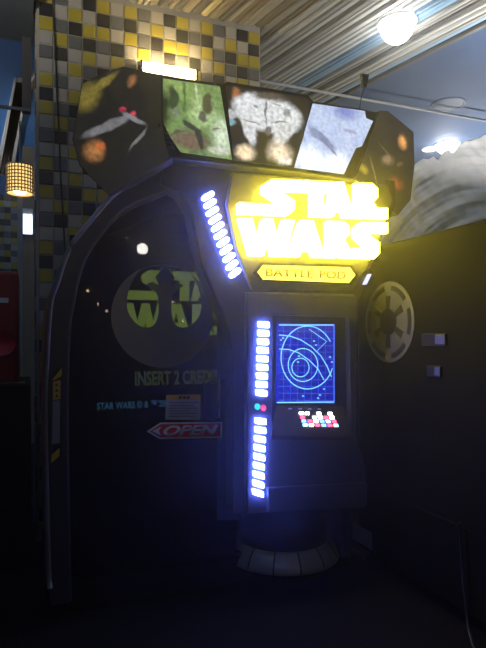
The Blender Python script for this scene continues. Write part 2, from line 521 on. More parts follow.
# --- display inside the cabin
DY = 3.02
disp = prism('display', [xz([(70, 235), (262, 235), (262, 440), (70, 440)], DY + 0.01)], DY + 0.01, DY + 0.06, M_matte, pod)
LOGO = {
 'S': ([(30, 0), (58, 0), (58, 11), (41, 11), (40, 13), (52, 21), (52, 30), (46, 36), (0, 36), (0, 25), (34, 25), (35, 23), (22, 14), (22, 6)],),
 'T': ([(60, 0), (89, 0), (89, 11), (80.5, 11), (80.5, 36), (68.5, 36), (68.5, 11), (60, 11)],),
 'A': ([(91, 0), (101, 0), (113, 36), (102, 36), (100, 30), (93, 30), (91, 36), (82, 36)], [(96, 9), (98.5, 22), (94, 22)]),
 'R': ([(114, 0), (131, 0), (137, 5), (137, 14), (132, 19), (136, 25), (148, 25), (148, 36), (128, 36), (124, 25), (124, 36), (114, 36)], [(124, 9), (128, 9), (128, 15), (124, 15)]),
 'W': ([(0, 40), (12, 40), (17, 61), (22, 40), (31, 40), (36, 61), (41, 40), (52, 40), (43, 78), (30, 78), (26.5, 62), (23, 78), (10, 78)],),
 'A2': ([(58, 40), (70, 40), (82, 78), (70.5, 78), (68.5, 72), (59, 72), (57, 78), (46, 78)], [(64, 50), (67, 63), (61, 63)]),
 'R2': ([(84, 40), (101, 40), (107, 45), (107, 54), (102, 59), (106, 66), (112, 78), (100, 78), (95, 66), (95, 78), (84, 78)], [(94, 49), (98, 49), (98, 55), (94, 55)]),
 'S2': ([(120, 40), (148, 40), (148, 51), (130, 51), (129, 54), (139, 61), (139, 72), (133, 78), (113, 78), (111, 67), (123, 67), (124, 65), (113, 56), (113, 46)],)}
p0, p1, p2 = on_y(123, 269, DY), on_y(241, 262, DY), on_y(123, 335, DY)
for k, loops in LOGO.items():
    L2 = [[(p0[0] + x / 148 * (p1[0] - p0[0]), p0[2] + y / 78 * (p2[2] - p0[2])) for x, y in l] for l in loops]
    prism('display_letter', L2, DY, DY + 0.004, M_green, disp)
a, b_, c_ = on_y(135, 386, DY), on_y(224, 383, DY), on_y(135, 371.5, DY)
text_mesh('display_line', 'INSERT 2 CREDITS', 1, M_green2, disp, lambda u, v, w: (a[0] + u, DY, a[2] + v), 0.001, bold=0.03, width=b_[0] - a[0], height=c_[2] - a[2])
a2, b2_, c2_ = on_y(97, 410, DY), on_y(172, 408, DY), on_y(97, 402.5, DY)
text_mesh('display_line', 'STAR WARS \u00a9 & \u2122 2015', 1, M_cyan, disp, lambda u, v, w: (a2[0] + u, DY, a2[2] + v), 0.001, bold=0.02, width=b2_[0] - a2[0], height=c2_[2] - a2[2])

# --- fascia around sign and column
fpts = [(166, 158), (396, 180), (397, 205), (385, 231), (376, 252), (370, 277), (360, 300), (358, 440), (366, 470), (366, 508), (233, 514), (233, 350), (228, 328), (216, 300), (204, 273), (196, 243), (190, 210), (180, 194), (160, 184)]
fascia = prism('fascia', [xz(fpts, FY - 0.02)], FY - 0.02, 2.60, M_fascia, pod, bevel=0.012)
spts = [(232, 172), (388, 184), (393, 200), (384, 230), (375, 252), (362, 278), (352, 290), (252, 290), (246, 276), (236, 250), (226, 205)]
plate = prism('sign_panel', [xz(spts, FY - 0.045)], FY - 0.045, FY - 0.02, M_column, pod, bevel=0.008)
# step mouldings under the sign
for y in (293, 308):
    a, b_ = on_y(254, y, FY - 0.055), on_y(354, y + 2.5, FY - 0.055)
    tube('ledge', [(a[0], FY - 0.05, a[2]), (b_[0], FY - 0.05, b_[2])], 0.006, M_column, plate)
# --- lit sign lettering, standing off the panel
SYY = 2.385
q0, q1, q2, q3 = on_y(239.5, 177.5, SYY), on_y(388, 184, SYY), on_y(240, 255, SYY), on_y(388, 259, SYY)
for k, loops in LOGO.items():
    def mp(x, y):
        u, v = x / 148, y / 78
        X = q0[0] + u * (q1[0] - q0[0])
        Z = (q0[2] * (1 - u) + q1[2] * u) * (1 - v) + (q2[2] * (1 - u) + q3[2] * u) * v
        return (X, Z)
    prism('sign_letter', [[mp(x, y) for x, y in l] for l in loops], SYY, SYY + 0.045, M_sign, plate)
# --- name plate
bp = prism('name_plate', [xz([(257.5, 272), (263, 264.8), (350, 267.2), (355.5, 275), (349, 283), (263, 279.5)], 2.435)], 2.435, 2.456, M_plate, pod)
bz = prism('plate_bezel', [xz([(254.5, 271.5), (261.5, 262.6), (351.5, 265), (358.5, 275), (350.5, 285.2), (261.5, 281.6)], 2.44), xz([(257.5, 272), (263, 264.8), (350, 267.2), (355.5, 275), (349, 283), (263, 279.5)], 2.44)], 2.437, 2.456, M_fascia, bp)
for word, xa, xb in (('BATTLE', 266, 313.5), ('POD', 320, 346)):
    a, b_, c_ = on_y(xa, 276 + (xa - 266) * 0.0375, 2.43), on_y(xb, 276 + (xb - 266) * 0.0375, 2.43), on_y(xa, 268.3 + (xa - 266) * 0.0375, 2.43)
    text_mesh('plate_lettering', word, 1, M_goldtext, bp, lambda u, v, w: (a[0] + u, 2.432, a[2] + v + u * (b_[2] - a[2]) / (b_[0] - a[0])), 0.002, bold=0.012, width=b_[0] - a[0], height=c_[2] - a[2])

# --- LED bars
def led(pts, Y, parent, th=0.016):
    return prism('led_bar', [xz(pts, Y)], Y - th, Y, M_led, parent, bevel=0.004)
for k in range(11):
    t = k / 10.0
    cx = 207.4 + 27.0 * (t ** 1.12)
    cy = 196.5 + 76.5 * t
    hw, hh = 6.6, 4.6 + 0.9 * t
    # tilted rounded bars, lower end to the left
    ux, uy = 0.86, -0.51 - 0.20 * t
    n_ = math.hypot(ux, uy); ux, uy = ux / n_, uy / n_
    vx, vy = -uy, ux
    tw = 2.7
    pts = []
    for (s, e) in ((-1, 1), (1, -1)):
        for j in range(5):
            an = math.pi / 2 + (0 if s == -1 else math.pi) + math.pi * j / 4
            pts.append((cx + s * (hw - tw) * ux + tw * (math.cos(an) * ux - math.sin(an) * vx) , cy + s * (hw - tw) * uy + tw * (math.cos(an) * uy - math.sin(an) * vy)))
    prism('led_bar', [xz(pts, FY - 0.022)], FY - 0.038, FY - 0.02, M_led, fascia)
prism('led_bar', [xz([(365, 284), (370, 274), (371.2, 274.4), (366.4, 284.4)], FY - 0.046)], FY - 0.05, FY - 0.02, glow('dim_led', (0.55, 0.6, 1.0), 1.5), fascia)

# --- column with screen recess
CFY = 2.44
column = prism('column', [xz([(247, 292), (357, 296), (357, 440), (366, 468), (366, 483), (366, 506), (247, 514)], CFY), xz([(273, 315), (349, 317), (351, 433), (272, 436)], CFY)], CFY, FY - 0.02, M_column, pod, bevel=0.006)
for k in range(18):
    t = k / 17.0
    if k < 9: cy = 324.6 + 8.52 * k; cx = 263.0 - 0.28 * k
    else: cy = 420.8 + 8.95 * (k - 9); cx = 260.0 - 0.33 * (k - 9)
    sl = 0.2 if k < 7 else 0.2 + (k - 7) * 0.13
    led([(cx - 5.6, cy - 3.0 - sl), (cx + 5.2, cy - 2.7 + sl), (cx + 5.4, cy + 3.1 + sl), (cx - 5.2, cy + 2.9 - sl)], CFY, column)
for cx, cy, col in ((256.8, 406.5, (0.03, 0.6, 0.75)), (263, 407.8, (0.9, 0.05, 0.12))):
    o = prism('indicator_light', [xz(circle(cx, cy, 2.6, 14, 3.3), CFY)], CFY - 0.012, CFY, glow('indicator', col, 1.3), column, bevel=0.003)
# --- blue radar screen
SCY = 2.474
screen = prism('screen', [xz([(277, 322.5), (335, 324), (334.5, 404), (276, 403)], SCY)], SCY, SCY + 0.005, art('screen_blue', ((0.004, 0.006, 0.30), (0.01, 0.02, 0.62)), [], 0.9, noise=0.5, nscale=20), pod)
M_line = glow('screen_bright_line', (0.22, 0.62, 1.0), 1.4)
M_grid = glow('screen_grid_line', (0.05, 0.15, 0.9), 0.9)
def stroke(pts, w, m, name='screen_line', Y=SCY - 0.002):
    P = xz(pts, Y)
    l, r = [], []
    for i, p in enumerate(P):
        a_, c2 = P[max(i - 1, 0)], P[min(i + 1, len(P) - 1)]
        dx, dz = c2[0] - a_[0], c2[1] - a_[1]
        n_ = math.hypot(dx, dz) or 1
        l.append((p[0] - dz / n_ * w, p[1] + dx / n_ * w)); r.append((p[0] + dz / n_ * w, p[1] - dx / n_ * w))
    V = [(x, Y, z) for x, z in l] + [(x, Y, z) for x, z in r]
    n_ = len(P)
    return mesh_obj(name, V, [(i, i + 1, n_ + i + 1, n_ + i) for i in range(n_ - 1)], m, screen)
def circ_px(cx, cy, rx, ry, a0=0, a1=2 * math.pi, n=40):
    return [(cx + rx * math.cos(a0 + (a1 - a0) * k / n), cy + ry * math.sin(a0 + (a1 - a0) * k / n)) for k in range(n + 1)]
for k in range(7): stroke([(283.5 + k * 7, 324), (283.3 + k * 7, 403)], 0.0011, M_grid, 'grid_line', SCY - 0.001)
for k in range(11): stroke([(278, 331 + k * 6.9), (334, 331.5 + k * 6.9)], 0.0011, M_grid, 'grid_line', SCY - 0.001)
stroke([(279, 325), (334, 325)], 0.003, M_line); stroke([(277, 402.6), (334, 402)], 0.0026, M_line)
stroke([(334, 325), (334, 402)], 0.0026, glow('screen_edge_line', (0.08, 0.2, 1.0), 1.2))
stroke(circ_px(307.5, 357.5, 26.5, 31.5, 0.35, 5.75), 0.0026, M_line)
stroke(circ_px(303, 365, 14.8, 16.5), 0.0024, M_line)
stroke(circ_px(300.5, 367.5, 8.6, 9.3), 0.0024, M_line)
stroke([(279, 335), (290, 336), (301, 340), (312, 347), (321, 356), (327, 366), (331.5, 377)], 0.0026, M_line)
stroke([(279, 349), (289, 349.5), (299, 353), (309, 360), (318, 369), (324, 380)], 0.0024, M_line)
stroke([(309, 329), (326, 341)], 0.0015, M_line); stroke([(327, 341), (316, 352)], 0.0012, M_line)
for x, y in ((314, 341), (316, 345), (330, 357), (332, 362), (324, 389), (320, 395), (281, 340), (283, 338), (299, 356), (298, 362), (303, 396), (318, 398)):
    stroke([(x - 1, y), (x + 1, y)], 0.003, M_line, 'screen_mark', SCY - 0.003)
# --- sloping console with lit buttons
pb0, pb1 = on_y(276, 405, 2.47), on_y(343, 406, 2.47)
pf0, pf1 = on_y(271, 436, 2.38), on_y(352, 437, 2.38)
V = [pb0, pb1, pf1, pf0, (pb0[0], 2.48, pf0[2] - 0.02), (pb1[0], 2.48, pf0[2] - 0.02), (pf1[0], 2.385, pf1[2] - 0.02), (pf0[0], 2.385, pf0[2] - 0.02)]
console = mesh_obj('console', V, [(0, 3, 2, 1), (3, 7, 6, 2), (0, 4, 7, 3), (1, 2, 6, 5), (4, 5, 6, 7), (0, 1, 5, 4)], M_fascia, pod, bevel=0.004)
def con(u, v, h):
    A, B, C_, D = map(Vector, (pb0, pb1, pf1, pf0))
    p = (A * (1 - u) + B * u) * (1 - v) + (D * (1 - u) + C_ * u) * v
    n_ = (D - A).cross(B - A).normalized()
    if n_.z < 0: n_ = -n_
    return p + n_ * h
M_btn = {'w': glow('white_button', (0.85, 0.9, 1.0), 9.0), 'r': glow('red_button', (1.0, 0.06, 0.12), 5), 'b': glow('blue_button', (0.10, 0.25, 1.0), 6.0), 'c': glow('pale_blue_button', (0.3, 0.55, 1.0), 5)}
rows = ['ww.w.w', 'r.cwrw', 'b r w b c r'.replace(' ', ''), 'cwrbrc']
for j, rw in enumerate(rows):
    for i, ch in enumerate(rw):
        if ch == '.': continue
        uc, vc = 0.36 + i * 0.082 + j * 0.016, 0.27 + j * 0.125
        V = []
        for h in (0.0, 0.006):
            for du, dv in ((-0.027, -0.04), (0.027, -0.04), (0.031, 0.04), (-0.023, 0.04)):
                V.append(con(uc + du, vc + dv, h))
        mesh_obj('button', V, [(4, 5, 6, 7), (0, 1, 5, 4), (1, 2, 6, 5), (2, 3, 7, 6), (3, 0, 4, 7)], M_btn[ch], console)
for i in range(4):
    V = [con(0.18 + i * 0.14 + du, 0.1 + dv, 0.002) for du, dv in ((0, 0), (0.05, 0), (0.05, 0.04), (0, 0.04))]
    mesh_obj('console_mark', V, [(0, 1, 2, 3)], glow('console_mark', (0.35, 0.35, 0.8), 0.5), console)

# --- lower block, foot and skirt of the column
lo = prism('lower_block', [xz([(268, 488), (368, 483), (367, 506), (268, 513)], 2.42)], 2.42, 2.62, M_column, pod, bevel=0.008)
tube('ledge', [on_y(269, 490.6, 2.425), on_y(365, 484.5, 2.425)], 0.004, M_rim, lo)
sc_c = (on_y(298, 560, 2.52)[0], 2.71, 0.0)
lathe('column_foot', [(0.0, 0.10), (0.242, 0.10), (0.242, 0.30), (0.230, 0.31), (0.230, 0.46), (0.0, 0.46)], sc_c, M_fascia, pod, seg=28)
skirt_z = 0.075
prof = [(0.225, 0.092), (0.236, 0.088), (0.252, 0.07), (0.274, 0.035), (0.282, 0.012), (0.282, 0.0), (0.27, 0.0)]
skirt = lathe('base_ring', [(0.0, 0.085), (0.20, 0.085), (0.26, 0.01), (0.25, -0.05), (0.0, -0.05)], (sc_c[0], sc_c[1], skirt_z + 0.02), M_black, pod, seg=48)
NS = 14
prof = [(r_ * 1.07, z_) for r_, z_ in prof]
for k in range(NS):
    a0 = 2 * math.pi * k / NS + 0.012 + 0.1
    lathe('skirt_panel', prof, (sc_c[0], sc_c[1], skirt_z + 0.02), M_skirt, skirt, seg=6, a0=a0, a1=a0 + 2 * math.pi / NS - 0.024)
box('plinth', on_y(46, 600, 2.55)[0], 1.62, 2.62, 3.38, 0.0, 0.16, M_matte, pod, bevel=0.01)

# --- marquee: three backlit pictures and two angled wings
MY = 2.40
marq = prism('marquee', [xz([(160, 74.5), (166, 75), (222, 83), (228, 81), (308, 94), (314, 101), (360, 108), (378, 112), (365, 150), (354, 180), (294, 172), (170, 158), (163, 130)], MY)], MY, MY + 0.34, M_black, pod, bevel=0.008)
MP = MY - 0.004
def P3(px, py, Y=MP):
    return on_y(px, py, Y)
def bl(px, py, rpx, rpz, col, hard=0.4, rot=0.0, Y=MP):
    p = on_y(px, py, Y); k = p[1] / ray(px, py)[1] / FPX
    return (p, (rpx * k, rpz * k), rot, col, hard)
art1 = art('forest_print', ((0.02, 0.07, 0.01), (0.42, 0.66, 0.22)), [
    bl(185, 90, 32, 18, (0.30, 0.46, 0.14)), bl(203, 112, 20, 24, (0.60, 0.80, 0.38), 0.1), bl(222, 135, 16, 26, (0.85, 1.0, 0.75), 0.2),
    bl(190, 140, 28, 13, (0.22, 0.15, 0.10)), bl(163, 110, 12, 40, (0.02, 0.03, 0.012), 0.2), bl(172, 98, 6, 14, (0.05, 0.08, 0.03), 0.5), bl(175, 112, 5, 8, (0.25, 0.28, 0.20), 0.5),
    bl(208, 104, 8, 13, (0.10, 0.10, 0.04), 0.6), bl(203, 116, 6, 7, (0.13, 0.14, 0.10), 0.5), bl(192, 126, 14, 3.5, (0.06, 0.06, 0.05), 0.6, 0.5), bl(199, 138, 4, 14, (0.05, 0.05, 0.04), 0.6, -0.15),
    bl(218, 150, 16, 5, (0.75, 0.80, 0.68)), bl(184, 96, 2, 26, (0.12, 0.2, 0.05), 0.3, 0.05), bl(196, 92, 1.5, 18, (0.75, 0.85, 0.55), 0.3, -0.1), bl(214, 96, 2.2, 18, (0.28, 0.40, 0.16), 0.3, 0.1), bl(216, 128, 9, 2, (0.22, 0.28, 0.14), 0.2, -0.3), bl(178, 132, 16, 1.8, (0.10, 0.10, 0.07), 0.3, -0.5)], 0.8, noise=0.35, nscale=14, warp=0.05)
art2 = art('space_print', ((0.003, 0.003, 0.004), (0.03, 0.02, 0.014)), [
    bl(268, 113, 42, 21, (0.72, 0.74, 0.76), 0.75, 0.1), bl(250, 128, 9, 20, (0.66, 0.68, 0.70), 0.6, -0.2), bl(283, 132, 10, 20, (0.66, 0.66, 0.66), 0.6, 0.45),
    bl(269, 96, 26, 6, (0.10, 0.08, 0.06), 0.3), bl(268, 131, 5, 6, (0.16, 0.14, 0.13), 0.5), bl(288, 113, 5, 5, (0.30, 0.31, 0.32), 0.6),
    bl(236, 92, 7, 8, (0.42, 0.16, 0.06), 0.1), bl(246, 152, 15, 10, (1.0, 0.80, 0.55), 0.2), bl(279, 152, 19, 16, (1.0, 0.82, 0.60), 0.15), bl(285, 160, 10, 6, (1, 0.95, 0.85), 0.2),
    bl(266, 112, 1.6, 20, (0.22, 0.22, 0.22), 0.3, 0.05), bl(252, 121, 14, 1.2, (0.18, 0.18, 0.19), 0.2, 0.3), bl(280, 123, 14, 1.2, (0.18, 0.18, 0.19), 0.2, -0.15), bl(256, 107, 5, 2, (0.25, 0.25, 0.26), 0.3, 0.4), bl(276, 104, 8, 1.2, (0.28, 0.27, 0.26), 0.3, 0.1),
    bl(231, 122, 9, 5, (0.20, 0.40, 0.48), 0.4), bl(232, 114, 7, 6, (0.45, 0.47, 0.48), 0.5)], 1.05, noise=0.35, nscale=16, warp=0.045)
art3 = art('snow_print', ((0.36, 0.46, 0.80), (0.70, 0.80, 1.0)), [
    bl(345, 112, 22, 12, (0.22, 0.26, 0.62), 0.1), bl(310, 160, 26, 20, (1.1, 1.15, 1.2), 0.2), bl(338, 165, 20, 18, (1.1, 1.15, 1.2), 0.2),
    bl(322, 138, 24, 5, (0.20, 0.26, 0.46), 0.5, 0.62), bl(315, 134, 9, 6, (0.24, 0.30, 0.52), 0.4, 0.5), bl(330, 148, 14, 2, (0.22, 0.26, 0.46), 0.5, 0.75),
    bl(350, 131, 10, 2.6, (0.34, 0.40, 0.62), 0.5, 0.2)], 1.0, noise=0.2, nscale=12, warp=0.02)
prism('marquee_picture', [xz([(160, 78), (220, 86.5), (232, 159.5), (181, 152), (170, 136), (163, 122)], MP)], MP, MY + 0.002, art1, marq)
prism('marquee_picture', [xz([(226, 85), (306, 97.5), (310, 101), (303, 140), (300, 146), (294, 168), (234, 160)], MP)], MP, MY + 0.002, art2, marq)
prism('marquee_picture', [xz([(313, 103.5), (365, 111), (366, 118), (373, 121), (362, 146), (356, 148), (344, 174), (294.5, 167.5)], MP)], MP, MY + 0.002, art3, marq)
# ribbed louvre below left picture
for k in range(5):
    flat('louvre', [(157 + k * 2.5, 124 + k * 5.2), (165 + k * 2.2, 126 + k * 5.2), (166 + k * 2.2, 129 + k * 5.2), (158 + k * 2.5, 127 + k * 5.2)], MY - 0.001, M_shell, marq, 0.006)
def wing(px_list, hinge_px, sign, material, name='marquee_wing', ang=20):
    hx = on_y(hinge_px, 100, MY)[0]
    d = Vector((sign * math.cos(math.radians(ang)), math.sin(math.radians(ang)), 0))
    nrm = Vector((sign * math.sin(math.radians(ang)), -math.cos(math.radians(ang)), 0))
    uv = []
    for px, py in px_list:
        a_, b2, c2 = ray(px, py)
        # (hx + d.x t) * b2 = (MY + d.y t) * a_
        t = (MY * a_ - hx * b2) / (d.x * b2 - d.y * a_)
        s = (hx + d.x * t) / a_
        uv.append((t, EYE + c2 * s))
    fn = lambda u, v, w: (hx + d.x * u - nrm.x * w, MY + d.y * u - nrm.y * w, v)
    return uv, fn
uvL, fnL = wing([(163, 76), (141, 72), (124, 68), (100, 76), (82, 85), (78, 110), (73, 140), (80, 166), (109, 195), (153, 171), (172, 160), (166, 140), (163, 118)], 165, -1, None)
def wb_(fn_uv, px, py, rp, rq, col, hard, rot=0.0):
    (uv, fn) = wing([(px, py)], fn_uv[0], fn_uv[1], None)
    t, z = uv[0]; p = fn(t, z, 0); k = 2.6 / FPX
    return (p, (rp * k, rq * k), rot, col, hard)
HL, HR = (165, -1), (350, 1)
artL = art('wing_print', ((0.006, 0.006, 0.005), (0.022, 0.020, 0.010)), [
    wb_(HL, 88, 98, 14, 20, (0.24, 0.19, 0.03), 0.2, 0.5), wb_(HL, 104, 84, 20, 5, (0.24, 0.19, 0.03), 0.3, -0.7), wb_(HL, 131, 82, 6, 9, (0.36, 0.15, 0.05), 0.1, 0.4),
    wb_(HL, 94, 152, 13, 15, (0.46, 0.20, 0.06), 0.1), wb_(HL, 100, 148, 6, 6, (0.62, 0.15, 0.04), 0.2), wb_(HL, 108, 127, 30, 5.5, (0.20, 0.20, 0.21), 0.5, -0.42),
    wb_(HL, 133, 120, 14, 3.4, (0.26, 0.26, 0.28), 0.5, 0.55), wb_(HL, 137, 140, 16, 2.2, (0.20, 0.20, 0.20), 0.4, -0.95), wb_(HL, 122, 110, 4.2, 3.8, (0.75, 0.05, 0.10), 0.2), wb_(HL, 133, 114, 4.0, 3.6, (0.75, 0.05, 0.10), 0.2)], 0.8, noise=0.4, nscale=14, warp=0.03)
wl_ = prism('marquee_wing', [uvL], -0.012, 0.06, M_black, marq, fnL, bevel=0.004)
prism('wing_picture', [[(u * 0.97 + 0.006, v) for u, v in uvL]], -0.0145, -0.0122, artL, wl_, fnL)
uvR, fnR = wing([(378, 111.5), (386, 112), (412, 133), (413, 165), (409, 200), (396, 216), (372, 196), (353, 180), (364, 150)], 350, 1, None)
artR = art('wing_print', ((0.012, 0.010, 0.009), (0.04, 0.025, 0.016)), [
    wb_(HR, 401, 143, 13, 12, (0.95, 0.42, 0.14), 0.1), wb_(HR, 362, 170, 12, 7, (0.50, 0.40, 0.06), 0.1), wb_(HR, 394, 184, 20, 11, (0.34, 0.08, 0.03), 0.1),
    wb_(HR, 386, 161, 16, 8, (0.26, 0.18, 0.12), 0.3, -0.3), wb_(HR, 372, 172, 2, 22, (0.20, 0.17, 0.13), 0.4, -0.4), wb_(HR, 384, 152, 20, 1.4, (0.16, 0.14, 0.11), 0.3, 0.55), wb_(HR, 398, 165, 10, 4, (0.22, 0.12, 0.07), 0.3, -0.5)], 0.9, noise=0.4, nscale=14, warp=0.03)
wr_ = prism('marquee_wing', [uvR], -0.012, 0.06, M_black, marq, fnR, bevel=0.004)
prism('wing_picture', [[(u * 0.97 + 0.004, v) for u, v in uvR]], -0.0145, -0.0122, artR, wr_, fnR)

# ================================================================== THINGS ROUND THE POD
# warm lamp between marquee and tiled wall
lp = on_y(170, 67, 3.50)
lamp = empty('strip_lamp', (lp[0], 3.50, lp[2] - 0.08), 'warm glowing strip lamp behind the marquee against the tiled wall', 'lamp')
box('lamp_housing', lp[0] - 0.20, lp[0] + 0.20, 3.49, 3.575, lp[2] - 0.12, lp[2] - 0.06, M_black, lamp, bevel=0.005)
tube('lamp_tube', [(lp[0] - 0.17, 3.53, lp[2] - 0.01), (lp[0] + 0.17, 3.53, lp[2] - 0.01)], 0.030, glow('warm_tube', (1.0, 0.74, 0.34), 60.0), lamp)
for sgn in (-1, 1):
    box('lamp_bracket', lp[0] + sgn * 0.18 - 0.008, lp[0] + sgn * 0.18 + 0.008, 3.50, WY - 0.009, lp[2] - 0.07, lp[2] + 0.016, M_black, lamp)
# aerial on top of the marquee
ap = on_y(359, 109, 2.55)
aer = empty('aerial', (ap[0], ap[1], ap[2]), 'small black aerial with a flat paddle head standing on the marquee', 'aerial')
t_ = on_y(365, 85, 2.55)
tube('rod', [(ap[0], ap[1], ap[2] - 0.02), ((ap[0] * .5 + t_[0] * .5) - 0.004, ap[1], (ap[2] + t_[2]) / 2), (t_[0], t_[1], t_[2])], 0.003, M_black, aer)
prism('head', [xz([(361.5, 73), (369.5, 74), (367, 87), (363.5, 87)], 2.54)], 2.54, 2.56, M_black, aer, bevel=0.003)
# black cable down the tiles
tag(tube('wall_cable', [on_y(x, y, WY - 0.016) for x, y in ((52, -14), (55, 40), (57, 90), (59, 130), (61, 180), (64, 230), (66, 262), (66, 420))], 0.0055, M_cable), 'thin black cable hanging down the tiled wall', 'cable')

# dark cabinet on the right with round cog emblem
CX = 1.74
cab = empty('game_cabinet', (2.2, 1.8, 0), 'plain black cabinet with round grey cog emblem on its side', 'arcade machine')
ctop = 1.725
M_cab = mat('dark_laminate', (0.007, 0.007, 0.007), 0.7, spec=0.05)
box('body', CX, 2.75, 0.55, 2.72, 0.06, ctop, M_cab, cab, bevel=0.012)
box('plinth', CX + 0.05, 2.7, 0.6, 2.67, 0.0, 0.06, M_matte, cab)
fnC = lambda u, v, w: (CX - w, u, v)
ec = on_x(388.5, 322, CX)
er = 40.5 / FPX * (CX / ray(388.5, 322)[0])
def ce(pts): return [(ec[1] + y * er, ec[2] + z * er) for y, z in pts]
emb = prism('cog_emblem', [ce(circle(0, 0, 1.0, 56))], 0.0, 0.0025, mat('emblem_grey', (0.13, 0.13, 0.135), 0.6, spec=0.2), cab, fnC)
for k in range(6):
    am = math.pi / 2 + k * math.pi / 3
    prism('emblem_arc', [ce(ring_arc(0, 0, 0.78, 0.90, am + 0.16, am + math.pi / 3 - 0.16))], 0.0025, 0.0045, M_ink, emb, fnC)
    d1, d2 = (math.cos(am), math.sin(am)), (-math.sin(am), math.cos(am))
    sp = [(0.28, 0.055), (0.64, 0.10), (0.64, -0.10), (0.28, -0.055)]
    prism('emblem_spoke', [ce([(a_ * d1[0] + b2 * d2[0], a_ * d1[1] + b2 * d2[1]) for a_, b2 in sp])], 0.0025, 0.0045, M_ink, emb, fnC)
prism('emblem_hub', [ce(circle(0, 0, 0.33, 24))], 0.0025, 0.005, M_ink, emb, fnC)
for y0_, y1_, xa, xb in ((333.5, 345.5, 423, 447), (366, 376, 428, 442)):
    l0, l1 = on_x(xa, y1_, CX), on_x(xb, y0_, CX)
    lt = prism('latch_plate', [[(l0[1], l0[2]), (l1[1], l0[2]), (l1[1], l1[2]), (l0[1], l1[2])]], 0.0, 0.008, M_black, cab, fnC, bevel=0.002)
    f = 0.6
    prism('latch', [[(l0[1] * (1 - f) + l1[1] * f, l0[2] + 0.008), (l1[1], l0[2] + 0.008), (l1[1], l1[2] - 0.005), (l0[1] * (1 - f) + l1[1] * f, l1[2] - 0.005)]], 0.008, 0.013, mat('latch_metal', (0.16, 0.15, 0.20), 0.35, metal=0.6), lt, fnC, bevel=0.003)
# panel seams on the cabinet side
s0 = on_x(398, 600, CX)[1]
for y0_, y1_, z0_, z1_ in ((0.9, 2.5, 0.42, 0.428), (1.55, 1.558, 0.1, ctop - 0.02)):
    prism('panel_trim', [[(y0_, z0_), (y1_, z0_), (y1_, z1_), (y0_, z1_)]], 0.0, 0.004, M_matte, cab, fnC)
# small stickers low on the cabinet
for (xa, xb, ya, yb, mm) in ((353, 372, 533, 538.5, mat('grey_sticker', (0.16, 0.16, 0.17), 0.6)), (352, 366, 556, 560.5, mat('dull_red_sticker', (0.14, 0.035, 0.03), 0.6))):
    l0, l1 = on_x(xa, yb, CX), on_x(xb, ya, CX)
    prism('sticker', [[(l0[1], l0[2]), (l1[1], l0[2]), (l1[1], l1[2]), (l0[1], l1[2])]], 0.0, 0.003, mm, cab, fnC)

# rumpled pale plastic sheet behind the cabinet
def sheet():
    top = [(390, 238), (395, 222), (401, 206), (405, 190), (411, 168), (416, 165), (427, 166), (431, 172), (433, 162), (438, 154), (446, 148), (452, 149), (456, 146), (462, 150), (467, 141), (474, 139), (477, 143), (482, 136), (488, 131), (500, 128), (520, 120), (560, 118)]
    n, mrows = 200, 150
    V, F = [], []
    for i in range(n):
        px = 390 + (560 - 390) * i / (n - 1)
        for k in range(len(top) - 1):
            if top[k][0] <= px <= top[k + 1][0]:
                t = (px - top[k][0]) / (top[k + 1][0] - top[k][0]); ty = top[k][1] * (1 - t) + top[k + 1][1] * t
        X, _, Zt = on_y(px, ty, 3.25)
        for j in range(mrows):
            v = j / (mrows - 1)
            Z = 0.02 + (Zt - 0.02) * v ** 0.75
            # folds sweep in arcs round the lower right
            rr = math.hypot((X - 3.35), (Z - 1.35) * 1.0)
            fold = 0.007 * math.sin(rr * 38 + 1.5 * math.sin(X * 5)) + 0.003 * math.sin(rr * 83 + Z * 4) + 0.004 * math.sin(X * 47 + Z * 31) + 0.0035 * math.sin(rr * 170 + 3 * math.sin(Z * 9))
            belly = -0.10 * math.exp(-((rr - 0.75) / 0.35) ** 2)
            V.append((X, 3.25 + belly * 0.6 + fold * 1.1 + 0.25 * v * v, Z))
    for i in range(n - 1):
        for j in range(mrows - 1):
            a_ = i * mrows + j
            F.append((a_, a_ + mrows, a_ + mrows + 1, a_ + 1))
    m = mat('pale_plastic_film', (0.55, 0.56, 0.58), 0.5, spec=0.35, var=0.2, scale=6)
    o = mesh_obj('plastic_sheet', V, F, m, smooth=True)
    s = o.modifiers.new('thickness', 'SOLIDIFY'); s.thickness = 0.004
    return tag(o, 'rumpled pale plastic sheeting with ragged top hanging behind the black cabinet', 'plastic sheet')
sheet()

# ceiling lights
def downlight(px, py, r, strength, label, zc, dome, col=(1.0, 0.98, 0.94)):
    p = on_z(px, py, zc - 0.01)
    e = empty('ceiling_light', (p[0], p[1], zc - 0.012), label, 'ceiling light')
    lathe('trim_ring', [(r, -0.012), (r * 1.1, -0.012), (r * 1.16, -0.004), (r * 1.16, 0.004), (r, 0.004), (r, -0.012)], (p[0], p[1], zc), M_white if strength else M_grille, e, seg=32)
    prof = [(r * 0.99 * math.cos(t), -0.006 - dome * math.sin(t)) for t in [math.pi / 2 * k / 8 for k in range(8, -1, -1)]]
    lathe('lens', prof, (p[0], p[1], zc), glow('lamp_lens', col, strength) if strength > 0 else M_grille, e, seg=32)
M_grille = mat('grey_grille', (0.12, 0.16, 0.24), 0.6)
downlight(397, 24, 0.118, 20, 'large blazing round downlight set in the striped slat ceiling', CEIL - 0.012, 0.135)
downlight(447, 145, 0.125, 40, 'bright white round downlight in the blue ceiling beyond the pod', CEIL + 0.05, 0.10)
downlight(430, 149.5, 0.085, 3.0, 'dimmer warm round downlight beside the bright one', CEIL + 0.05, 0.01, (1, 0.85, 0.6))
downlight(448, 105, 0.14, 0, 'flat unlit round speaker grille in the blue ceiling', CEIL + 0.05, 0.012)

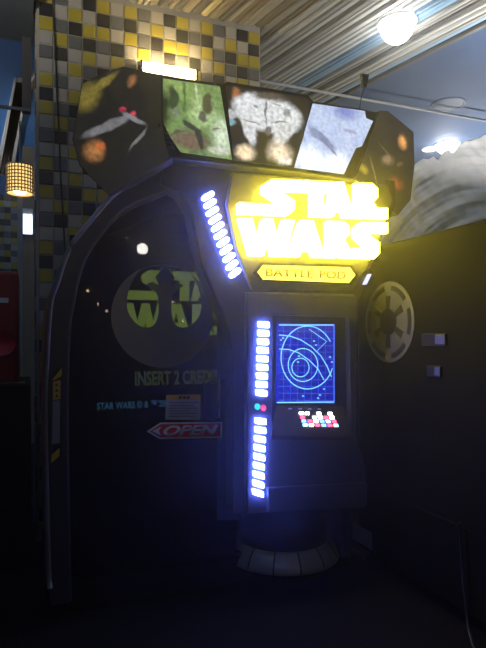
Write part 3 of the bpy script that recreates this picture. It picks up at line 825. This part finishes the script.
# ---- left background: pendant, lit panel, red machine
pp = on_y(20, 180, 6.0)
k = pp[1] / ray(20, 180)[1] / FPX
pen = empty('pendant_lamp', (pp[0], pp[1], pp[2] - 14 * k), 'glowing gold lattice drum pendant lamp', 'pendant lamp')
R_, H_ = 13 * k, 27 * k
M_gold = mat('gold_lattice', (0.55, 0.38, 0.12), 0.3, metal=0.8)
V, F = [], []
lat = lathe('shade', [(R_ * 0.9, -H_ / 2), (R_ * 0.9, H_ / 2)], pp, glow('warm_shade', (1.0, 0.66, 0.22), 1.5), pen, seg=32)
for j in range(9):
    z = pp[2] - H_ / 2 + H_ * j / 8
    tube('lattice_hoop', [(pp[0] + R_ * math.cos(a_), pp[1] + R_ * math.sin(a_), z) for a_ in [2 * math.pi * i / 24 for i in range(25)]], 0.006, M_gold, lat, seg=5)
for i in range(26):
    a_ = 2 * math.pi * i / 26
    tube('lattice_rod', [(pp[0] + R_ * math.cos(a_), pp[1] + R_ * math.sin(a_), pp[2] - H_ / 2), (pp[0] + R_ * math.cos(a_), pp[1] + R_ * math.sin(a_), pp[2] + H_ / 2)], 0.006, M_gold, lat, seg=5)
lathe('bulb', [(0.0, 0.0), (0.05, 0.01), (0.08, 0.05), (0.0, 0.10)], (pp[0], pp[1], pp[2] - H_ / 2 - 0.01), glow('warm_bulb', (1, 0.8, 0.5), 9), pen, seg=16)
tube('cord', [(pp[0], pp[1], pp[2] + H_ / 2 - 0.02), (pp[0], pp[1], CEIL + 0.02)], 0.008, M_chrome, pen)
tube('spider', [(pp[0] - R_ * 0.9, pp[1], pp[2] + H_ / 2), (pp[0] + R_ * 0.9, pp[1], pp[2] + H_ / 2)], 0.006, M_gold, pen)

# pillar with lit white box
a_, b2 = on_y(22.5, 300, 6.9), on_y(33.5, 300, 6.9)
structure(box('wall_pillar', a_[0], b2[0] + 0.3, 6.9, 7.3, 0, CEIL + 0.05, mat('pillar_paint', (0.22, 0.20, 0.15), 0.7)))
c_, d_ = on_y(22.5, 234, 6.78), on_y(33.0, 212, 6.78)
lb = empty('light_box', ((c_[0] + d_[0]) / 2, 6.78, c_[2]), 'small square white light box on the far pillar', 'light box')
box('box_body', c_[0], d_[0], 6.80, 6.9, c_[2], d_[2] + 0.04, M_white, lb, bevel=0.006)
box('diffuser', c_[0] + 0.008, d_[0] - 0.008, 6.785, 6.802, c_[2] + 0.008, d_[2] - 0.03, glow('cool_diffuser', (0.75, 0.85, 1.0), 3.0), lb)
# far mosaic wall
fx0, fx1 = on_y(-30, 200, 7.4)[0], on_y(23, 200, 7.4)[0]
fz1 = on_y(10, 195, 7.4)[2]
fw = structure(box('wall_mosaic', fx0, fx1, 7.4, 7.5, 0, fz1, M_grout))
V, F, MI = [], [], []
tp2 = 0.075
for c in range(int((fx1 - fx0) / tp2)):
    for r in range(int(fz1 / tp2)):
        ki = 'KGYB'.index(PAT[c % 6][r % 6]); n = len(V); x, z = fx0 + c * tp2, fz1 - r * tp2
        for (u, w) in ((0.003, 0.003), (tp2 - 0.003, 0.003), (tp2 - 0.003, tp2 - 0.003), (0.003, tp2 - 0.003)):
            V += [(x + u, 7.395, z - w)]
        for (u, w) in ((0.001, 0.001), (tp2 - 0.001, 0.001), (tp2 - 0.001, tp2 - 0.001), (0.001, tp2 - 0.001)):
            V += [(x + u, 7.4, z - w)]
        for f in [(0, 3, 2, 1)] + [(i, (i + 1) % 4, (i + 1) % 4 + 4, i + 4) for i in range(4)]:
            F.append(tuple(n + i for i in f)); MI.append(ki)
mo = mesh_obj('mosaic_tiles', V, F, None, fw)
for kk in tile_c: mo.data.materials.append(tile_m[kk])
mo.data.polygons.foreach_set('material_index', MI); mo['kind'] = 'stuff'
# dark soffit, post and bar upper left
M_soff = mat('dark_soffit', (0.09, 0.11, 0.14), 0.7)
structure(box('trim_2', -3.0, 0.03, 3.0, 4.0, 3.2, CEIL + 0.06, M_soff))
a_, b2 = on_y(22, 100, 3.95), on_y(31, 100, 3.95)
zb = on_y(22, 112, 3.95)[2]
structure(box('trim_3', a_[0], b2[0], 3.93, 3.98, zb, 3.2, mat('grey_post', (0.10, 0.10, 0.11), 0.6)))
structure(box('trim_4', -3.0, b2[0], 3.92, 3.94, zb, zb + 0.018, mat('pale_bar', (0.2, 0.22, 0.26), 0.5)))
box('brightened_ceiling', -3.0, 0.85, 4.05, 8.2, CEIL + 0.03, CEIL + 0.055, mat('brightened_blue', (0.03, 0.15, 0.46), 0.7, scale=1.5, var=0.25), ceiling)  # added panel: stronger blue in place of more light on this ceiling
# slanting slats across the blue ceiling on the left
for off, mm in ((0.0, 'light'), (4, 'grey'), (8, 'pale'), (12, 'light')):
    A, B = on_z(19 + off * 0.35, 78, CEIL + 0.03), on_z(-2 + off, 172, CEIL + 0.03)
    d = (Vector(B) - Vector(A)); d.normalize(); nn = Vector((-d.y, d.x, 0)) * 0.035
    P = [Vector(A) + nn, Vector(A) - nn, Vector(B) - nn, Vector(B) + nn]
    structure(prism('trim_5', [[(p.x, p.y) for p in P]], CEIL - 0.01, CEIL + 0.032, slat_m[mm], fn=lambda u, v, w: (u, v, w)))
# red machine and black base cabinet
rx = on_y(18.5, 300, 3.3)[0]
rm = empty('red_machine', (rx - 0.4, 3.5, 0), 'red game machine with black base at the far left', 'arcade machine')
rz1, rz0 = on_y(10, 271, 3.3)[2], on_y(10, 384, 3.3)[2]
M_redm = mat('red_laminate', (0.30, 0.012, 0.012), 0.4)
box('red_panel', rx - 0.75, rx, 3.3, 3.85, rz0, rz1, M_redm, rm, bevel=0.02)
lathe('round_badge', [(0.0, 0.0), (0.06, 0.0), (0.065, 0.01)], (0, 0, 0), M_red, rm, seg=24).matrix_basis = Matrix.Translation((rx - 0.08, 3.295, rz0 + 0.22)) @ Matrix.Rotation(math.radians(90), 4, 'X')
box('label', rx - 0.14, rx - 0.05, 3.29, 3.3, on_y(10, 303, 3.3)[2], on_y(10, 298, 3.3)[2], M_white, rm)
box('base', rx - 0.8, rx + 0.065, 3.2, 3.88, 0.0, rz0, M_matte, rm, bevel=0.01)
box('top_ledge', rx - 0.8, rx + 0.035, 3.18, 3.3, rz0, rz0 + 0.012, M_shell, rm)

# cable on the floor by the cabinet
cp = [on_z(x, y, 0.008) for x, y in ((452, 575), (458, 598), (468, 612), (486, 622), (520, 640))]
cpp = [(CX - 0.02, 1.9, 0.45), (CX - 0.02, 1.88, 0.2), (CX - 0.03, 1.84, 0.03), (CX - 0.08, 1.76, 0.008), (CX - 0.16, 1.6, 0.008), (CX - 0.10, 1.3, 0.008), (CX - 0.02, 1.0, 0.008)]
tag(tube('floor_cable', cpp, 0.006, mat('grey_cable', (0.05, 0.05, 0.05), 0.5)), 'thin dark cable trailing down the cabinet onto the carpet', 'cable')

# ---- unseen bowl uplighters added as fill: they light the ceiling and leave the floor dark
M_bowl = glow('added_uplight_glow', (1.0, 0.95, 0.87), 170.0)
def bowl(x, y, z, label):
    e = empty('added_uplighter', (x, y, z), label, 'pendant lamp', 'added fill uplighters')
    lathe('bowl', [(0.0, -0.11), (0.10, -0.095), (0.18, -0.04), (0.21, 0.03), (0.20, 0.03), (0.17, -0.03), (0.0, -0.06)], (x, y, z), M_black, e, seg=28)
    lathe('lamp_disc', [(0.0, 0.0), (0.172, 0.0)], (x, y, z - 0.02), M_bowl, e, seg=28)
    for k in range(3):
        a = 2 * math.pi * k / 3
        tube('cord', [(x + 0.2 * math.cos(a), y + 0.2 * math.sin(a), z + 0.025), (x + 0.02 * math.cos(a), y + 0.02 * math.sin(a), CEIL + 0.02)], 0.003, M_black, e, seg=5)
    return e
bowl(3.3, 2.5, 2.25, 'added fill uplighter in a black bowl beside the black cabinet')
bowl(-1.0, 2.0, 2.25, 'added fill uplighter in a black bowl in the aisle near the red machine')
bowl(-0.7, -1.6, 2.25, 'added fill uplighter in a black bowl behind the photographer')
bowl(4.7, 4.7, 2.25, 'added fill uplighter in a black bowl beyond the plastic sheeting')
bowl(-1.6, 6.4, 2.5, 'added fill uplighter in a black bowl in front of the blue mural wall')
def hall_globe(x, y, z, power):
    e = empty('globe_pendant', (x, y, z - 0.14), 'round white globe pendant lamp hanging deep in the hall', 'pendant lamp')
    lathe('globe', [(a * 0.7, b * 0.7) for a, b in [(0.0, -0.14), (0.07, -0.12), (0.12, -0.07), (0.14, 0.0), (0.12, 0.07), (0.07, 0.12), (0.02, 0.14)]], (x, y, z), glow('globe_glass', (1.0, 0.93, 0.82), power), e, seg=20)
    tube('cord', [(x, y, z + 0.09), (x, y, CEIL + 0.02)], 0.006, M_black, e)
hall_globe(1.86, -4.5, 2.75, 40)

# rear wall of the hall with small warm bulbs that mirror in the smoked door
structure(box('wall_rear', -8.0, 9.6, -6.6, -6.5, 0.0, CEIL + 0.05, M_matte))
M_bulb = glow('small_bulb', (1.0, 0.75, 0.45), 22.0)
for px, py, r in ((88, 291, 0.03), (98, 304, 0.022), (107, 311, 0.025), (173, 302, 0.028), (183, 321, 0.022), (127, 238, 0.022)):
    x, _, z = on_y(px, py, 2 * 2.612 + 6.4)
    e = empty('wall_bulb', (x, -6.45, z), 'small warm bulb on the dark rear wall', 'lamp', 'bulbs on the rear wall')
    lathe('bulb', [(0.0, -r), (r * 0.7, -r * 0.7), (r, 0.0), (r * 0.7, r * 0.7), (0.0, r)], (x, -6.4, z), M_bulb, e, seg=12)
    box('bracket', x - 0.012, x + 0.012, -6.5, -6.4, z - 0.012, z + 0.012, M_black, e)
